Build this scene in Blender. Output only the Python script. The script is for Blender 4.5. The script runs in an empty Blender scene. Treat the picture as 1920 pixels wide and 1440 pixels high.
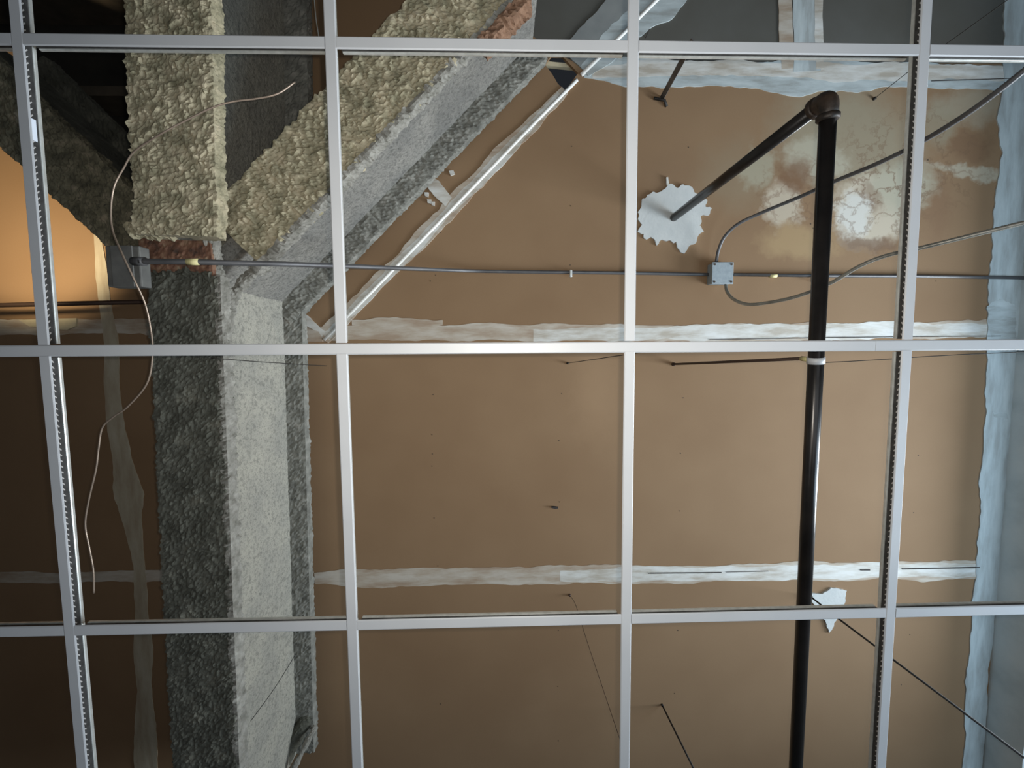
import bpy, bmesh, math, random
import numpy as np
from mathutils import Vector, Matrix, noise
from mathutils.geometry import delaunay_2d_cdt
random.seed(7)
sc = bpy.context.scene
COL = sc.collection

# ------------------------------------------------------------------ camera
F = 800.0
R3 = ((0.99964093, 0.0068975, -0.0258927), (-0.00880697, 0.99719173, -0.07437135), (0.02530701, 0.07457269, 0.99689441))
CAM = Vector((0.94413645, 0.61933394, 1.49))
cd = bpy.data.cameras.new('camera'); cam = bpy.data.objects.new('camera', cd); COL.objects.link(cam)
cd.sensor_width = 36; cd.lens = 36 * F / 1920; cd.clip_start = 0.05
mw = Matrix.Identity(4)
for r in range(3):
    mw[r][0] = R3[0][r]; mw[r][1] = -R3[1][r]; mw[r][2] = -R3[2][r]; mw[r][3] = CAM[r]
cam.matrix_world = mw
sc.camera = cam
sc.view_settings.view_transform = 'Standard'; sc.view_settings.look = 'None'
sc.view_settings.gamma = 1; sc.view_settings.use_curve_mapping = False
sc.view_settings.exposure = 0.0

def at(x, y, h):
    """point at height h above the camera seen in direction of photo coordinate x, y"""
    q = ((x - 960) / F, (y - 720) / F, 1.0)
    d = Vector([sum(R3[k][c] * q[k] for k in range(3)) for c in range(3)])
    return CAM + d * (h / d.z)

# ------------------------------------------------------------------ world and lights
w = bpy.data.worlds.new('world'); sc.world = w; w.use_nodes = True
w.node_tree.nodes['Background'].inputs[0].default_value = (0.75, 0.85, 1.0, 1)
w.node_tree.nodes['Background'].inputs[1].default_value = 0.02

def area(name, loc, target, sx, sy, power, color, spread=180):
    l = bpy.data.lights.new(name, 'AREA'); l.shape = 'RECTANGLE'; l.size = sx; l.size_y = sy
    l.energy = power; l.color = color; l.spread = math.radians(spread)
    o = bpy.data.objects.new(name, l); COL.objects.link(o); o.location = loc
    d = Vector(target) - Vector(loc); o.rotation_euler = d.to_track_quat('-Z', 'Y').to_euler()
    return o
def spot(name, loc, target, power, color, angle, blend, rad):
    l = bpy.data.lights.new(name, 'SPOT'); l.energy = power; l.color = color
    l.spot_size = math.radians(angle); l.spot_blend = blend; l.shadow_soft_size = rad
    o = bpy.data.objects.new(name, l); COL.objects.link(o); o.location = loc
    d = Vector(target) - Vector(loc); o.rotation_euler = d.to_track_quat('-Z', 'Y').to_euler()
    return o
HC = 2.065                       # ceiling boards above the camera
# daylight from the next room on the right, coming in above the level of the grid
area('window_light', CAM + Vector((4.6, 1.1, 1.0)), CAM + Vector((0.0, -0.45, 1.75)), 1.5, 1.2, 80, (0.88, 0.95, 1.0), 90)
# soft room light, cool light from the right and the small torch beside the camera
area('room_light', CAM + Vector((0.9, -0.3, -0.9)), CAM + Vector((0.7, -0.2, 1)), 1.6, 1.6, 13, (0.90, 0.95, 1.0))
area('side_light', CAM + Vector((2.9, 0.8, -0.2)), CAM + Vector((1.9, 0.6, 2.0)), 1.2, 1.6, 46, (0.62, 0.82, 1.0))
area('left_fill_light', CAM + Vector((-0.9, 0.6, -0.45)), CAM + Vector((-0.9, 0.55, 1.0)), 0.5, 0.5, 3.2, (0.93, 0.96, 1.0))  # added fill to brighten the left tees, no lamp stands there
spot('torch', CAM + Vector((0.02, -0.012, 0.0)), CAM + Vector((0.18, -0.05, 1.0)), 45, (1.0, 0.94, 0.84), 140, 1.0, 0.006)
# warm lamp in the left bay
spot('warm_lamp', at(-330, 470, 1.35), at(60, 400, HC), 46, (1.0, 0.81, 0.52), 82, 0.6, 0.05)

# ------------------------------------------------------------------ materials
def new_mat(name, rough=0.8, metal=0.0, color=(0.5, 0.5, 0.5)):
    m = bpy.data.materials.new(name); m.use_nodes = True
    b = m.node_tree.nodes['Principled BSDF']
    b.inputs['Base Color'].default_value = (*color, 1); b.inputs['Roughness'].default_value = rough
    b.inputs['Metallic'].default_value = metal
    return m, m.node_tree, b
class NT:
    def __init__(s, nt): s.nt = nt; s.tc = nt.nodes.new('ShaderNodeTexCoord')
    def noise(s, scale, detail=4, rough=0.55, vec=None, w=None):
        n = s.nt.nodes.new('ShaderNodeTexNoise'); n.inputs['Scale'].default_value = scale
        n.inputs['Detail'].default_value = detail; n.inputs['Roughness'].default_value = rough
        s.nt.links.new(vec or s.tc.outputs['Object'], n.inputs['Vector']); return n
    def ramp(s, fac, stops):
        r = s.nt.nodes.new('ShaderNodeValToRGB'); e = r.color_ramp.elements
        e[0].position = stops[0][0]; e[0].color = (*stops[0][1], 1)
        e[1].position = stops[-1][0]; e[1].color = (*stops[-1][1], 1)
        for p, c in stops[1:-1]:
            k = e.new(p); k.color = (*c, 1)
        s.nt.links.new(fac, r.inputs[0]); return r.outputs[0]
    def math(s, op, a, b=None, c=None, clamp=False):
        n = s.nt.nodes.new('ShaderNodeMath'); n.operation = op; n.use_clamp = clamp
        for i, v in enumerate((a, b, c)):
            if v is None: continue
            if isinstance(v, (int, float)): n.inputs[i].default_value = v
            else: s.nt.links.new(v, n.inputs[i])
        return n.outputs[0]
    def mix(s, fac, a, b):
        n = s.nt.nodes.new('ShaderNodeMix'); n.data_type = 'RGBA'
        for i, v in ((0, fac), (6, a), (7, b)):
            if isinstance(v, (int, float)): n.inputs[i].default_value = v
            elif isinstance(v, tuple): n.inputs[i].default_value = (*v, 1)
            else: s.nt.links.new(v, n.inputs[i])
        return n.outputs[2]
    def bump(s, bsdf, height, strength, dist):
        n = s.nt.nodes.new('ShaderNodeBump'); n.inputs['Strength'].default_value = strength; n.inputs['Distance'].default_value = dist
        s.nt.links.new(height, n.inputs['Height']); s.nt.links.new(n.outputs[0], bsdf.inputs['Normal']); return n

def noisy(name, stops, scale, rough=0.85, metal=0.0, bump=None, detail=5):
    m, nt, b = new_mat(name, rough, metal); t = NT(nt)
    n = t.noise(scale, detail)
    nt.links.new(t.ramp(n.outputs[0], stops), b.inputs['Base Color'])
    if bump:
        n2 = t.noise(bump[0], 6, 0.65); t.bump(b, n2.outputs[0], bump[1], bump[2])
    return m

M = {}
# ceiling paper with shaped stains and one painted-in pool of light
def ceiling_paper(name, base, alt, stains_and_glow, rings=()):
    m, nt, b = new_mat(name, 0.9); t = NT(nt)
    n = t.noise(1.6, 3); fine = t.noise(260, 3, 0.7)
    c = t.ramp(n.outputs[0], [(0.3, base), (0.7, alt)])
    c = t.mix(t.math('MULTIPLY', fine.outputs[0], 0.18), c, tuple(v * 0.55 for v in base))
    warp = t.noise(9, 4, 0.6); warp2 = t.noise(34, 3, 0.6)
    sep = nt.nodes.new('ShaderNodeSeparateXYZ'); nt.links.new(t.tc.outputs['Object'], sep.inputs[0])
    wx = t.math('ADD', t.math('MULTIPLY_ADD', warp.outputs[0], 0.15, -0.075), t.math('MULTIPLY_ADD', warp2.outputs[0], 0.07, -0.035))
    sepc = nt.nodes.new('ShaderNodeSeparateColor'); nt.links.new(warp.outputs[1], sepc.inputs[0])
    wy = t.math('MULTIPLY_ADD', sepc.outputs[1], 0.16, -0.08)
    X = t.math('ADD', sep.outputs[0], wx); Y = t.math('ADD', sep.outputs[1], wy)
    for (px, py, rx, ry, ang, col, amt, soft) in stains_and_glow:
        p = at(px, py, HC); k = HC / F; rx *= k; ry *= k
        ca, sa = math.cos(math.radians(ang)), math.sin(math.radians(ang))
        dx = t.math('SUBTRACT', X, p.x); dy = t.math('SUBTRACT', Y, p.y)
        u = t.math('ADD', t.math('MULTIPLY', dx, ca / rx), t.math('MULTIPLY', dy, sa / rx))
        v = t.math('ADD', t.math('MULTIPLY', dx, -sa / ry), t.math('MULTIPLY', dy, ca / ry))
        d = t.math('SQRT', t.math('ADD', t.math('MULTIPLY', u, u), t.math('MULTIPLY', v, v)))
        f = t.math('MULTIPLY', t.math('DIVIDE', t.math('SUBTRACT', 1.0, d), soft, clamp=True), amt)
        c = t.mix(f, c, col)
    contour = t.noise(7.5, 5, 0.6)
    line = t.math('SUBTRACT', 1.0, t.math('MULTIPLY', t.math('ABSOLUTE', t.math('SUBTRACT', contour.outputs[0], 0.5)), 34), clamp=True)
    for (px, py, rx, ry) in rings:
        p = at(px, py, HC); k = HC / F
        u = t.math('MULTIPLY', t.math('SUBTRACT', X, p.x), 1 / (rx * k)); v = t.math('MULTIPLY', t.math('SUBTRACT', Y, p.y), 1 / (ry * k))
        d = t.math('SQRT', t.math('ADD', t.math('MULTIPLY', u, u), t.math('MULTIPLY', v, v)))
        f = t.math('MULTIPLY', t.math('DIVIDE', t.math('SUBTRACT', 1.0, d), 0.4, clamp=True), t.math('MULTIPLY', line, 0.5))
        c = t.mix(f, c, (0.17, 0.10, 0.055))
    nt.links.new(c, b.inputs['Base Color'])
    t.bump(b, fine.outputs[0], 0.15, 0.001)
    return m
IV = (0.52, 0.46, 0.36); WH = (0.62, 0.62, 0.58); BR = (0.17, 0.09, 0.045); TN = (0.42, 0.30, 0.18)
M['paper'] = ceiling_paper('brown_board_paper', (0.232, 0.141, 0.074), (0.275, 0.175, 0.096), [
    (1590, 260, 170, 110, 15, (0.30, 0.26, 0.18), 0.85, 0.5),
    (1380, 330, 100, 80, 0, (0.25, 0.19, 0.12), 0.7, 0.7),
    (1420, 315, 40, 45, 20, (0.36, 0.34, 0.25), 0.7, 0.4),
    (1530, 300, 75, 40, 10, (0.42, 0.39, 0.30), 0.8, 0.35),
    (1470, 385, 46, 50, 10, IV, 0.75, 0.35),
    (1500, 455, 95, 40, 5, (0.36, 0.25, 0.13), 0.8, 0.5),
    (1640, 390, 95, 78, -10, IV, 0.95, 0.3),
    (1690, 350, 80, 60, 0, (0.40, 0.38, 0.29), 0.8, 0.5),
    (1600, 400, 40, 48, 0, WH, 0.8, 0.4),
    (1490, 330, 34, 40, 20, BR, 0.75, 0.5),
    (1635, 372, 20, 44, -35, BR, 0.45, 0.5),
    (1630, 455, 66, 16, 8, (0.15, 0.085, 0.05), 0.7, 0.5),
    (1550, 420, 16, 30, 0, (0.32, 0.2, 0.1), 0.6, 0.6),
    (1820, 200, 110, 40, 0, (0.34, 0.30, 0.22), 0.7, 0.6),
    (1830, 325, 120, 14, 6, (0.42, 0.38, 0.29), 0.8, 0.5),
    (1760, 235, 40, 50, 0, (0.30, 0.27, 0.19), 0.6, 0.5),
    (1820, 275, 50, 36, 0, BR, 0.5, 0.5),
    (1760, 400, 30, 80, 0, (0.2, 0.11, 0.06), 0.4, 0.6),
    (1250, 330, 90, 70, -30, (0.20, 0.125, 0.07), 0.4, 0.8),
    (1120, 740, 60, 120, 0, (0.36, 0.235, 0.135), 0.35, 0.9),  # warm pool of torch light painted into the paper colour, not a stain
], rings=[(1640, 395, 130, 100), (1490, 360, 90, 80), (1720, 300, 180, 110)])
M['grey_paper'] = noisy('darker_grey_paper', [(0.3, (0.075, 0.07, 0.057)), (0.7, (0.105, 0.105, 0.095))], 2.0, 0.9, bump=(250, 0.12, 0.001))
def compound(name, a, b2, c3, sc_=7, stretch=(0.35, 1.6, 1)):
    m, nt, b = new_mat(name, 0.75); t = NT(nt)
    mp = nt.nodes.new('ShaderNodeMapping'); mp.inputs['Scale'].default_value = stretch
    nt.links.new(t.tc.outputs['Object'], mp.inputs[0])
    n = t.noise(sc_ * 2.2, 6, 0.6, mp.outputs[0]); n2 = t.noise(60, 4)
    c = t.ramp(n.outputs[0], [(0.36, c3), (0.5, b2), (0.64, a)])
    nt.links.new(c, b.inputs['Base Color'])
    t.bump(b, t.math('ADD', n.outputs[0], t.math('MULTIPLY', n2.outputs[0], 0.3)), 0.35, 0.004)
    return m
M['compound'] = compound('joint_compound_white', (0.66, 0.67, 0.65), (0.56, 0.55, 0.51), (0.42, 0.38, 0.32))
M['compound_thin'] = compound('joint_compound_thin', (0.50, 0.46, 0.40), (0.42, 0.36, 0.29), (0.34, 0.26, 0.19))
M['compound_blue'] = compound('joint_compound_cool', (0.50, 0.56, 0.57), (0.42, 0.475, 0.485), (0.32, 0.345, 0.34))
M['compound_run'] = compound('joint_compound_cool_vertical', (0.50, 0.56, 0.57), (0.43, 0.485, 0.495), (0.35, 0.38, 0.38), 7, (1.6, 0.3, 1))
M['compound_warm_run'] = compound('joint_compound_old_vertical', (0.46, 0.42, 0.33), (0.40, 0.35, 0.26), (0.34, 0.28, 0.2), 6, (1.4, 0.3, 1))
M['compound_flat'] = noisy('smooth_patch_compound', [(0.3, (0.50, 0.53, 0.53)), (0.7, (0.58, 0.60, 0.59))], 14, 0.8, bump=(70, 0.4, 0.003))
M['compound_grey'] = noisy('thin_grey_skim', [(0.3, (0.20, 0.215, 0.215)), (0.7, (0.26, 0.275, 0.27))], 9, 0.85)
M['bead'] = new_mat('corner_bead_white', 0.5, 0, (0.85, 0.85, 0.82))[0]
M['wall'] = noisy('wall_compound', [(0.3, (0.45, 0.53, 0.56)), (0.5, (0.58, 0.66, 0.69)), (0.7, (0.66, 0.73, 0.75))], 4, 0.85, bump=(60, 0.25, 0.003))
def speckled(name, a, b2, dark):
    m, nt, b = new_mat(name, 0.95); t = NT(nt)
    n = t.noise(7, 4); g = t.noise(170, 3, 0.7); g2 = t.noise(60, 4, 0.6)
    c = t.ramp(n.outputs[0], [(0.35, a), (0.65, b2)])
    c = t.mix(t.math('MULTIPLY', t.ramp(g.outputs[0], [(0.30, (1, 1, 1)), (0.48, (0, 0, 0))]), 0.75), c, dark)
    c = t.mix(t.math('MULTIPLY', t.ramp(g2.outputs[0], [(0.36, (1, 1, 1)), (0.50, (0, 0, 0))]), 0.45), c, dark)
    nt.links.new(c, b.inputs['Base Color'])
    t.bump(b, t.math('ADD', g.outputs[0], g2.outputs[0]), 0.9, 0.004)
    return m
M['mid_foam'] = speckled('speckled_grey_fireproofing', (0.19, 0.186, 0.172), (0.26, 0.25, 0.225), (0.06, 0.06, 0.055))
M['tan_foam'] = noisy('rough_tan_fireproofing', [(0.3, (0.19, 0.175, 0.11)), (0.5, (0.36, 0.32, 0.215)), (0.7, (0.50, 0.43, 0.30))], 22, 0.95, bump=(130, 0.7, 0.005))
M['dark_foam'] = noisy('dark_grey_fireproofing', [(0.3, (0.055, 0.055, 0.042)), (0.55, (0.10, 0.10, 0.08)), (0.75, (0.17, 0.165, 0.13))], 14, 0.95, bump=(130, 0.8, 0.005))  # dark grey coat for girder underside, left diagonal and stub brace
M['shaded_tan_foam'] = noisy('shaded_tan_fireproofing', [(0.3, (0.06, 0.055, 0.036)), (0.55, (0.16, 0.145, 0.095)), (0.75, (0.30, 0.25, 0.18))], 24, 0.95, bump=(130, 0.8, 0.005))  # tan coat in shade: the left diagonal's dimness is put into the colour
M['grey_foam'] = noisy('rough_grey_fireproofing', [(0.3, (0.13, 0.13, 0.115)), (0.55, (0.22, 0.22, 0.195)), (0.75, (0.33, 0.32, 0.29))], 24, 0.95, bump=(210, 0.9, 0.004))
M['web_foam'] = speckled('smooth_grey_fireproofing', (0.30, 0.292, 0.255), (0.37, 0.355, 0.30), (0.10, 0.10, 0.09))
M['lump_foam'] = noisy('pale_lump_fireproofing', [(0.3, (0.16, 0.155, 0.13)), (0.55, (0.28, 0.27, 0.24)), (0.75, (0.38, 0.37, 0.33))], 30, 0.95, bump=(210, 0.9, 0.004))
M['rust'] = noisy('rusty_steel', [(0.3, (0.05, 0.03, 0.022)), (0.5, (0.16, 0.075, 0.045)), (0.62, (0.22, 0.13, 0.08)), (0.75, (0.36, 0.31, 0.22))], 38, 0.8, bump=(120, 0.5, 0.003))
M['orange'] = noisy('exposed_rust_patch', [(0.3, (0.16, 0.085, 0.05)), (0.7, (0.32, 0.19, 0.12))], 40, 0.9, bump=(120, 0.8, 0.004))
M['flange'] = noisy('white_painted_cap', [(0.3, (0.43, 0.445, 0.465)), (0.7, (0.47, 0.485, 0.505))], 6, 0.45)
M['galv'] = noisy('galvanised_steel', [(0.3, (0.52, 0.54, 0.52)), (0.7, (0.70, 0.72, 0.70))], 60, 0.35, 0.45)
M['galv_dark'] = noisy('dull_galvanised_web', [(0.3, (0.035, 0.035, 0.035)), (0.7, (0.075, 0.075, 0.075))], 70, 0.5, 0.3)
M['stitch'] = new_mat('bright_stitch', 0.3, 0.4, (0.7, 0.7, 0.7))[0]
M['black_pipe'] = noisy('black_steel_pipe', [(0.3, (0.012, 0.011, 0.011)), (0.7, (0.028, 0.024, 0.022))], 12, 0.28, 0.35, bump=(90, 0.08, 0.001))
M['black_fitting'] = noisy('cast_black_fitting', [(0.35, (0.012, 0.010, 0.009)), (0.7, (0.06, 0.04, 0.028))], 30, 0.5, 0.3, bump=(120, 0.4, 0.002))
M['conduit'] = noisy('grey_conduit', [(0.3, (0.085, 0.085, 0.09)), (0.7, (0.13, 0.13, 0.135))], 14, 0.5, 0.35)
M['box'] = noisy('galvanised_box', [(0.3, (0.27, 0.32, 0.35)), (0.7, (0.34, 0.39, 0.42))], 70, 0.5, 0.2)
M['dark_box'] = noisy('dull_grey_box', [(0.3, (0.10, 0.10, 0.095)), (0.7, (0.16, 0.16, 0.15))], 20, 0.7, 0.2)
M['flex'] = noisy('flexible_metal_conduit', [(0.3, (0.24, 0.23, 0.20)), (0.7, (0.40, 0.38, 0.33))], 22, 0.42, 0.6)
M['wire_dark'] = new_mat('dark_wire', 0.7, 0.0, (0.016, 0.013, 0.011))[0]
M['rod_rust'] = new_mat('rusty_rod', 0.6, 0.4, (0.06, 0.035, 0.025))[0]
M['copper'] = new_mat('dull_copper_wire', 0.4, 0.5, (0.36, 0.28, 0.22))[0]
M['tag_yellow'] = new_mat('yellow_tape', 0.6, 0, (0.60, 0.54, 0.27))[0]
M['white_label'] = new_mat('white_sticker', 0.6, 0, (0.72, 0.78, 0.88))[0]
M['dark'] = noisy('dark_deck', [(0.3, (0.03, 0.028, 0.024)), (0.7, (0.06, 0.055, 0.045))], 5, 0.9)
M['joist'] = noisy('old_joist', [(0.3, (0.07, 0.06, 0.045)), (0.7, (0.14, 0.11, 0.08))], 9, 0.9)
M['iron_strap'] = noisy('grey_strap', [(0.3, (0.10, 0.10, 0.10)), (0.7, (0.2, 0.2, 0.2))], 20, 0.5, 0.5)
M['scrap'] = noisy('torn_paper', [(0.3, (0.50, 0.44, 0.30)), (0.7, (0.62, 0.56, 0.40))], 20, 0.9)
M['floor'] = noisy('grey_floor', [(0.3, (0.10, 0.10, 0.10)), (0.7, (0.14, 0.14, 0.14))], 3, 0.8)
M['room_wall'] = noisy('room_wall_paint', [(0.3, (0.22, 0.21, 0.20)), (0.7, (0.26, 0.25, 0.24))], 3, 0.8)
M['screw'] = new_mat('screw_dimple', 0.8, 0, (0.05, 0.035, 0.025))[0]
M['seam_crack'] = new_mat('open_joint', 0.9, 0, (0.035, 0.03, 0.028))[0]

# ------------------------------------------------------------------ object helpers
def mesh_obj(name, verts, faces, mat, parent=None, smooth=False, mats=None, midx=None):
    me = bpy.data.meshes.new(name); me.from_pydata([tuple(v) for v in verts], [], faces)
    for m in (mats or [mat]): me.materials.append(m)
    if midx is not None: me.polygons.foreach_set('material_index', midx)
    if smooth: me.polygons.foreach_set('use_smooth', [True] * len(me.polygons))
    me.update()
    o = bpy.data.objects.new(name, me); COL.objects.link(o)
    if parent is not None:
        o.parent = parent; o.matrix_parent_inverse = parent.matrix_world.inverted()
    return o
def bm_obj(name, bm, mat, parent=None, smooth=False):
    bmesh.ops.recalc_face_normals(bm, faces=bm.faces)
    me = bpy.data.meshes.new(name); bm.to_mesh(me); bm.free(); me.materials.append(mat)
    if smooth: me.polygons.foreach_set('use_smooth', [True] * len(me.polygons))
    o = bpy.data.objects.new(name, me); COL.objects.link(o)
    if parent is not None:
        o.parent = parent; o.matrix_parent_inverse = parent.matrix_world.inverted()
    return o
def thing(name, label, cat, loc, group=None):
    o = bpy.data.objects.new(name, None); COL.objects.link(o); o.location = loc
    o.empty_display_size = 0.05
    o.matrix_world = Matrix.Translation(loc)
    tag(o, label, cat, group); return o
def tag(o, label, cat, group=None):
    o['label'] = label; o['category'] = cat
    if group: o['group'] = group
    return o

def smooth_path(pts, n=10):
    pts = [Vector(p) for p in pts]
    if len(pts) < 3: return pts
    out = []
    P = [pts[0] * 2 - pts[1]] + pts + [pts[-1] * 2 - pts[-2]]
    for i in range(1, len(P) - 2):
        a, b, c, d = P[i - 1:i + 3]
        for k in range(n):
            t = k / n
            out.append(0.5 * ((2 * b) + (c - a) * t + (2 * a - 5 * b + 4 * c - d) * t * t + (3 * b - a - 3 * c + d) * t ** 3))
    out.append(pts[-1]); return out
def tube_data(path, rad, n=12, caps=True):
    path = [Vector(p) for p in path]; V = []; Fc = []
    T = []
    for i in range(len(path)):
        T.append((path[min(i + 1, len(path) - 1)] - path[max(i - 1, 0)]).normalized())
    u = T[0].orthogonal().normalized()
    for i, p in enumerate(path):
        u = (u - T[i] * u.dot(T[i])).normalized(); v = T[i].cross(u)
        r = rad(i / (len(path) - 1)) if callable(rad) else rad
        for k in range(n):
            a = 2 * math.pi * k / n; V.append(p + (u * math.cos(a) + v * math.sin(a)) * r)
    for i in range(len(path) - 1):
        for k in range(n):
            Fc.append((i * n + k, i * n + (k + 1) % n, (i + 1) * n + (k + 1) % n, (i + 1) * n + k))
    if caps:
        Fc.append(tuple(range(n - 1, -1, -1))); Fc.append(tuple((len(path) - 1) * n + k for k in range(n)))
    return V, Fc
def join(parts):
    V, Fc = [], []
    for v, f in parts:
        o = len(V); V += list(v); Fc += [tuple(i + o for i in q) for q in f]
    return V, Fc
def tube(name, path, rad, mat, parent=None, n=12):
    v, f = tube_data(path, rad, n); return mesh_obj(name, v, f, mat, parent, True)
def box_data(c, ax, ay, az, sx, sy, sz):
    V = [c + ax * (sx / 2 * i) + ay * (sy / 2 * j) + az * (sz / 2 * k) for i in (-1, 1) for j in (-1, 1) for k in (-1, 1)]
    return V, [(0, 1, 3, 2), (4, 6, 7, 5), (0, 4, 5, 1), (2, 3, 7, 6), (0, 2, 6, 4), (1, 5, 7, 3)]
X3, Y3, Z3 = Vector((1, 0, 0)), Vector((0, 1, 0)), Vector((0, 0, 1))
def bevel_box(name, c, ax, ay, az, sx, sy, sz, mat, parent=None, bev=0.002, cham=0):
    bm = bmesh.new(); v, f = box_data(Vector((0, 0, 0)), X3, Y3, Z3, sx, sy, sz)
    vs = [bm.verts.new(p) for p in v]
    for q in f: bm.faces.new([vs[i] for i in q])
    bmesh.ops.recalc_face_normals(bm, faces=bm.faces)
    bmesh.ops.bevel(bm, geom=bm.edges[:], offset=bev, segments=2, affect='EDGES', profile=0.5)
    m = Matrix((ax, ay, az)).transposed().to_4x4(); m.translation = c
    bm.transform(m); return bm_obj(name, bm, mat, parent)

# ------------------------------------------------------------------ ceiling, with the shaft opening
def clip_tri(points, poly_edges):
    return delaunay_2d_cdt(points, poly_edges, [], 0, 1e-6)
def inside(p, poly):
    x, y = p; c = False; n = len(poly)
    for i in range(n):
        x1, y1 = poly[i]; x2, y2 = poly[(i + 1) % n]
        if (y1 > y) != (y2 > y) and x < (x2 - x1) * (y - y1) / (y2 - y1) + x1: c = not c
    return c
ZC = CAM.z + HC
def flat(px, h=HC): return [(at(x, y, h).x, at(x, y, h).y) for x, y in px]
outer = flat([(-420, -380), (1985, -380), (1955, 0), (1898, 720), (1842, 1440), (1812, 1800), (-380, 1800)])
hole_a = flat([(-410, -370), (345, -370), (352, 385), (262, 305), (150, 210), (30, 95), (-120, -30), (-410, -290)])
hole_b = flat([(1022, 121), (1034, 104), (1054, 105), (1084, 137), (1060, 170), (1046, 157), (1036, 140)])
grey_line = flat([(-2000, 118 - 24), (3000, 118 + 16)])
def slab(name, outer, holes, z, th, mats, pick):
    rings = [outer] + holes
    pts = []; edges = []
    for r in rings:
        o = len(pts); pts += [Vector(p) for p in r]
        edges += [(o + i, o + (i + 1) % len(r)) for i in range(len(r))]
    # split line between the two paper colours
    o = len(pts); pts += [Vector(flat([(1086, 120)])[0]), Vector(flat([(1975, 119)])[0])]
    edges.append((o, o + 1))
    vs, es, fs, *_ = delaunay_2d_cdt(pts, edges, [], 0, 1e-6)
    V = []; Fc = []; mi = []
    nv = len(vs)
    for v in vs: V.append((v.x, v.y, z))
    for v in vs: V.append((v.x, v.y, z + th))
    ec = {}
    for f in fs:
        c = sum((vs[i] for i in f), Vector((0, 0))) / len(f)
        if not inside((c.x, c.y), outer) or any(inside((c.x, c.y), h) for h in holes): continue
        Fc.append(tuple(reversed(f))); Fc.append(tuple(i + nv for i in f)); k = pick(c); mi += [k, k]
        for i in range(len(f)):
            e = (f[i], f[(i + 1) % len(f)]); ec[e] = k
    for (a, b), k in ec.items():
        if (b, a) not in ec: Fc.append((a, b, b + nv, a + nv)); mi.append(k)
    return mesh_obj(name, V, Fc, None, None, False, mats, mi)
diag = flat([(610, 635), (1085, 145), (1240, 0), (1600, -340)])
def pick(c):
    # faces beyond the top joint take the darker grey colour
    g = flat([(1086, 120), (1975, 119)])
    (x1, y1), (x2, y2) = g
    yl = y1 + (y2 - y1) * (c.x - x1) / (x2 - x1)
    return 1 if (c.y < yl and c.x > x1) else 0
# extra seam so the grey faces end along the diagonal bead: add a second ring handled by a thin board below
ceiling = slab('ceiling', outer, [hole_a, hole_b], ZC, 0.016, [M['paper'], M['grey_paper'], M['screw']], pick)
ceiling['kind'] = 'structure'; ceiling['label'] = 'brown paper-faced gypsum board ceiling above the open grid'

LAYER = [0.0012]
def next_z():
    LAYER[0] += 0.00025; return LAYER[0]
def patch(poly2d, mat, thick=None, name='joint_compound', label=None, parent=None):
    """irregular flat patch of compound lying under the ceiling boards"""
    th = thick or next_z()
    n = len(poly2d)
    pts = [Vector(p) for p in poly2d]
    vs, es, fs, *_ = delaunay_2d_cdt(pts, [(i, (i + 1) % n) for i in range(n)], [], 0, 1e-6)
    m = len(vs); V = [(v.x, v.y, ZC - th) for v in vs] + [(v.x, v.y, ZC + 0.002) for v in vs]
    Fc = []; ec = set()
    for f in fs:
        c = sum((vs[i] for i in f), Vector((0, 0))) / len(f)
        if not inside((c.x, c.y), poly2d): continue
        Fc.append(tuple(reversed(f)))
        for i in range(len(f)): ec.add((f[i], f[(i + 1) % len(f)]))
    for (a, b) in ec:
        if (b, a) not in ec: Fc.append((a, b, b + m, a + m))
    o = mesh_obj(name, V, Fc, mat, parent or ceiling)
    if label: o['label'] = label
    return o
def wob(p, s, seed, amp): return noise.noise(Vector((p[0] * s, p[1] * s, seed))) * amp
def band(pts, mat, jag=0.35, seed=0.0, label=None):
    """trowelled strip: pts = (x, y, half width) in photo pixels on the ceiling"""
    k = HC / F
    C = [Vector(flat([(x, y)])[0]) for x, y, w_ in pts]; W = [w_ * k for x, y, w_ in pts]
    left, right = [], []
    for i in range(len(C) - 1):
        L = (C[i + 1] - C[i]).length; n = max(2, int(L / 0.008)); d = (C[i + 1] - C[i]).normalized(); nn = Vector((-d.y, d.x))
        for j in range(n if i < len(C) - 2 else n + 1):
            t = j / n; p = C[i].lerp(C[i + 1], t); w_ = W[i] * (1 - t) + W[i + 1] * t
            a = w_ * (1 + jag * (noise.noise(Vector((p.x * 5, p.y * 5, seed))) * 1.5 + 0.5 * noise.noise(Vector((p.x * 22, p.y * 22, seed + 3)))))
            b = w_ * (1 + jag * (noise.noise(Vector((p.x * 5, p.y * 5, seed + 9))) * 1.5 + 0.5 * noise.noise(Vector((p.x * 22, p.y * 22, seed + 13)))))
            left.append(tuple(p + nn * a)); right.append(tuple(p - nn * b))
    return patch(left + right[::-1], mat, label=label)
def blob(px, mat, jag=3.0, seed=0.0, label=None, freq=16):
    k = HC / F; P = [Vector(p) for p in flat(px)]; out = []
    for i in range(len(P)):
        a, b = P[i], P[(i + 1) % len(P)]; L = (b - a).length; n = max(1, int(L / 0.008)); d = (b - a)
        nn = Vector((-d.y, d.x)).normalized()
        for j in range(n):
            p = a.lerp(b, j / n)
            q = p + nn * k * jag * (noise.noise(Vector((p.x * freq, p.y * freq, seed))) * 1.6 + 0.8 * noise.noise(Vector((p.x * 60, p.y * 60, seed))))
            out.append(tuple(q))
    return patch(out, mat, label=label)

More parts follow.
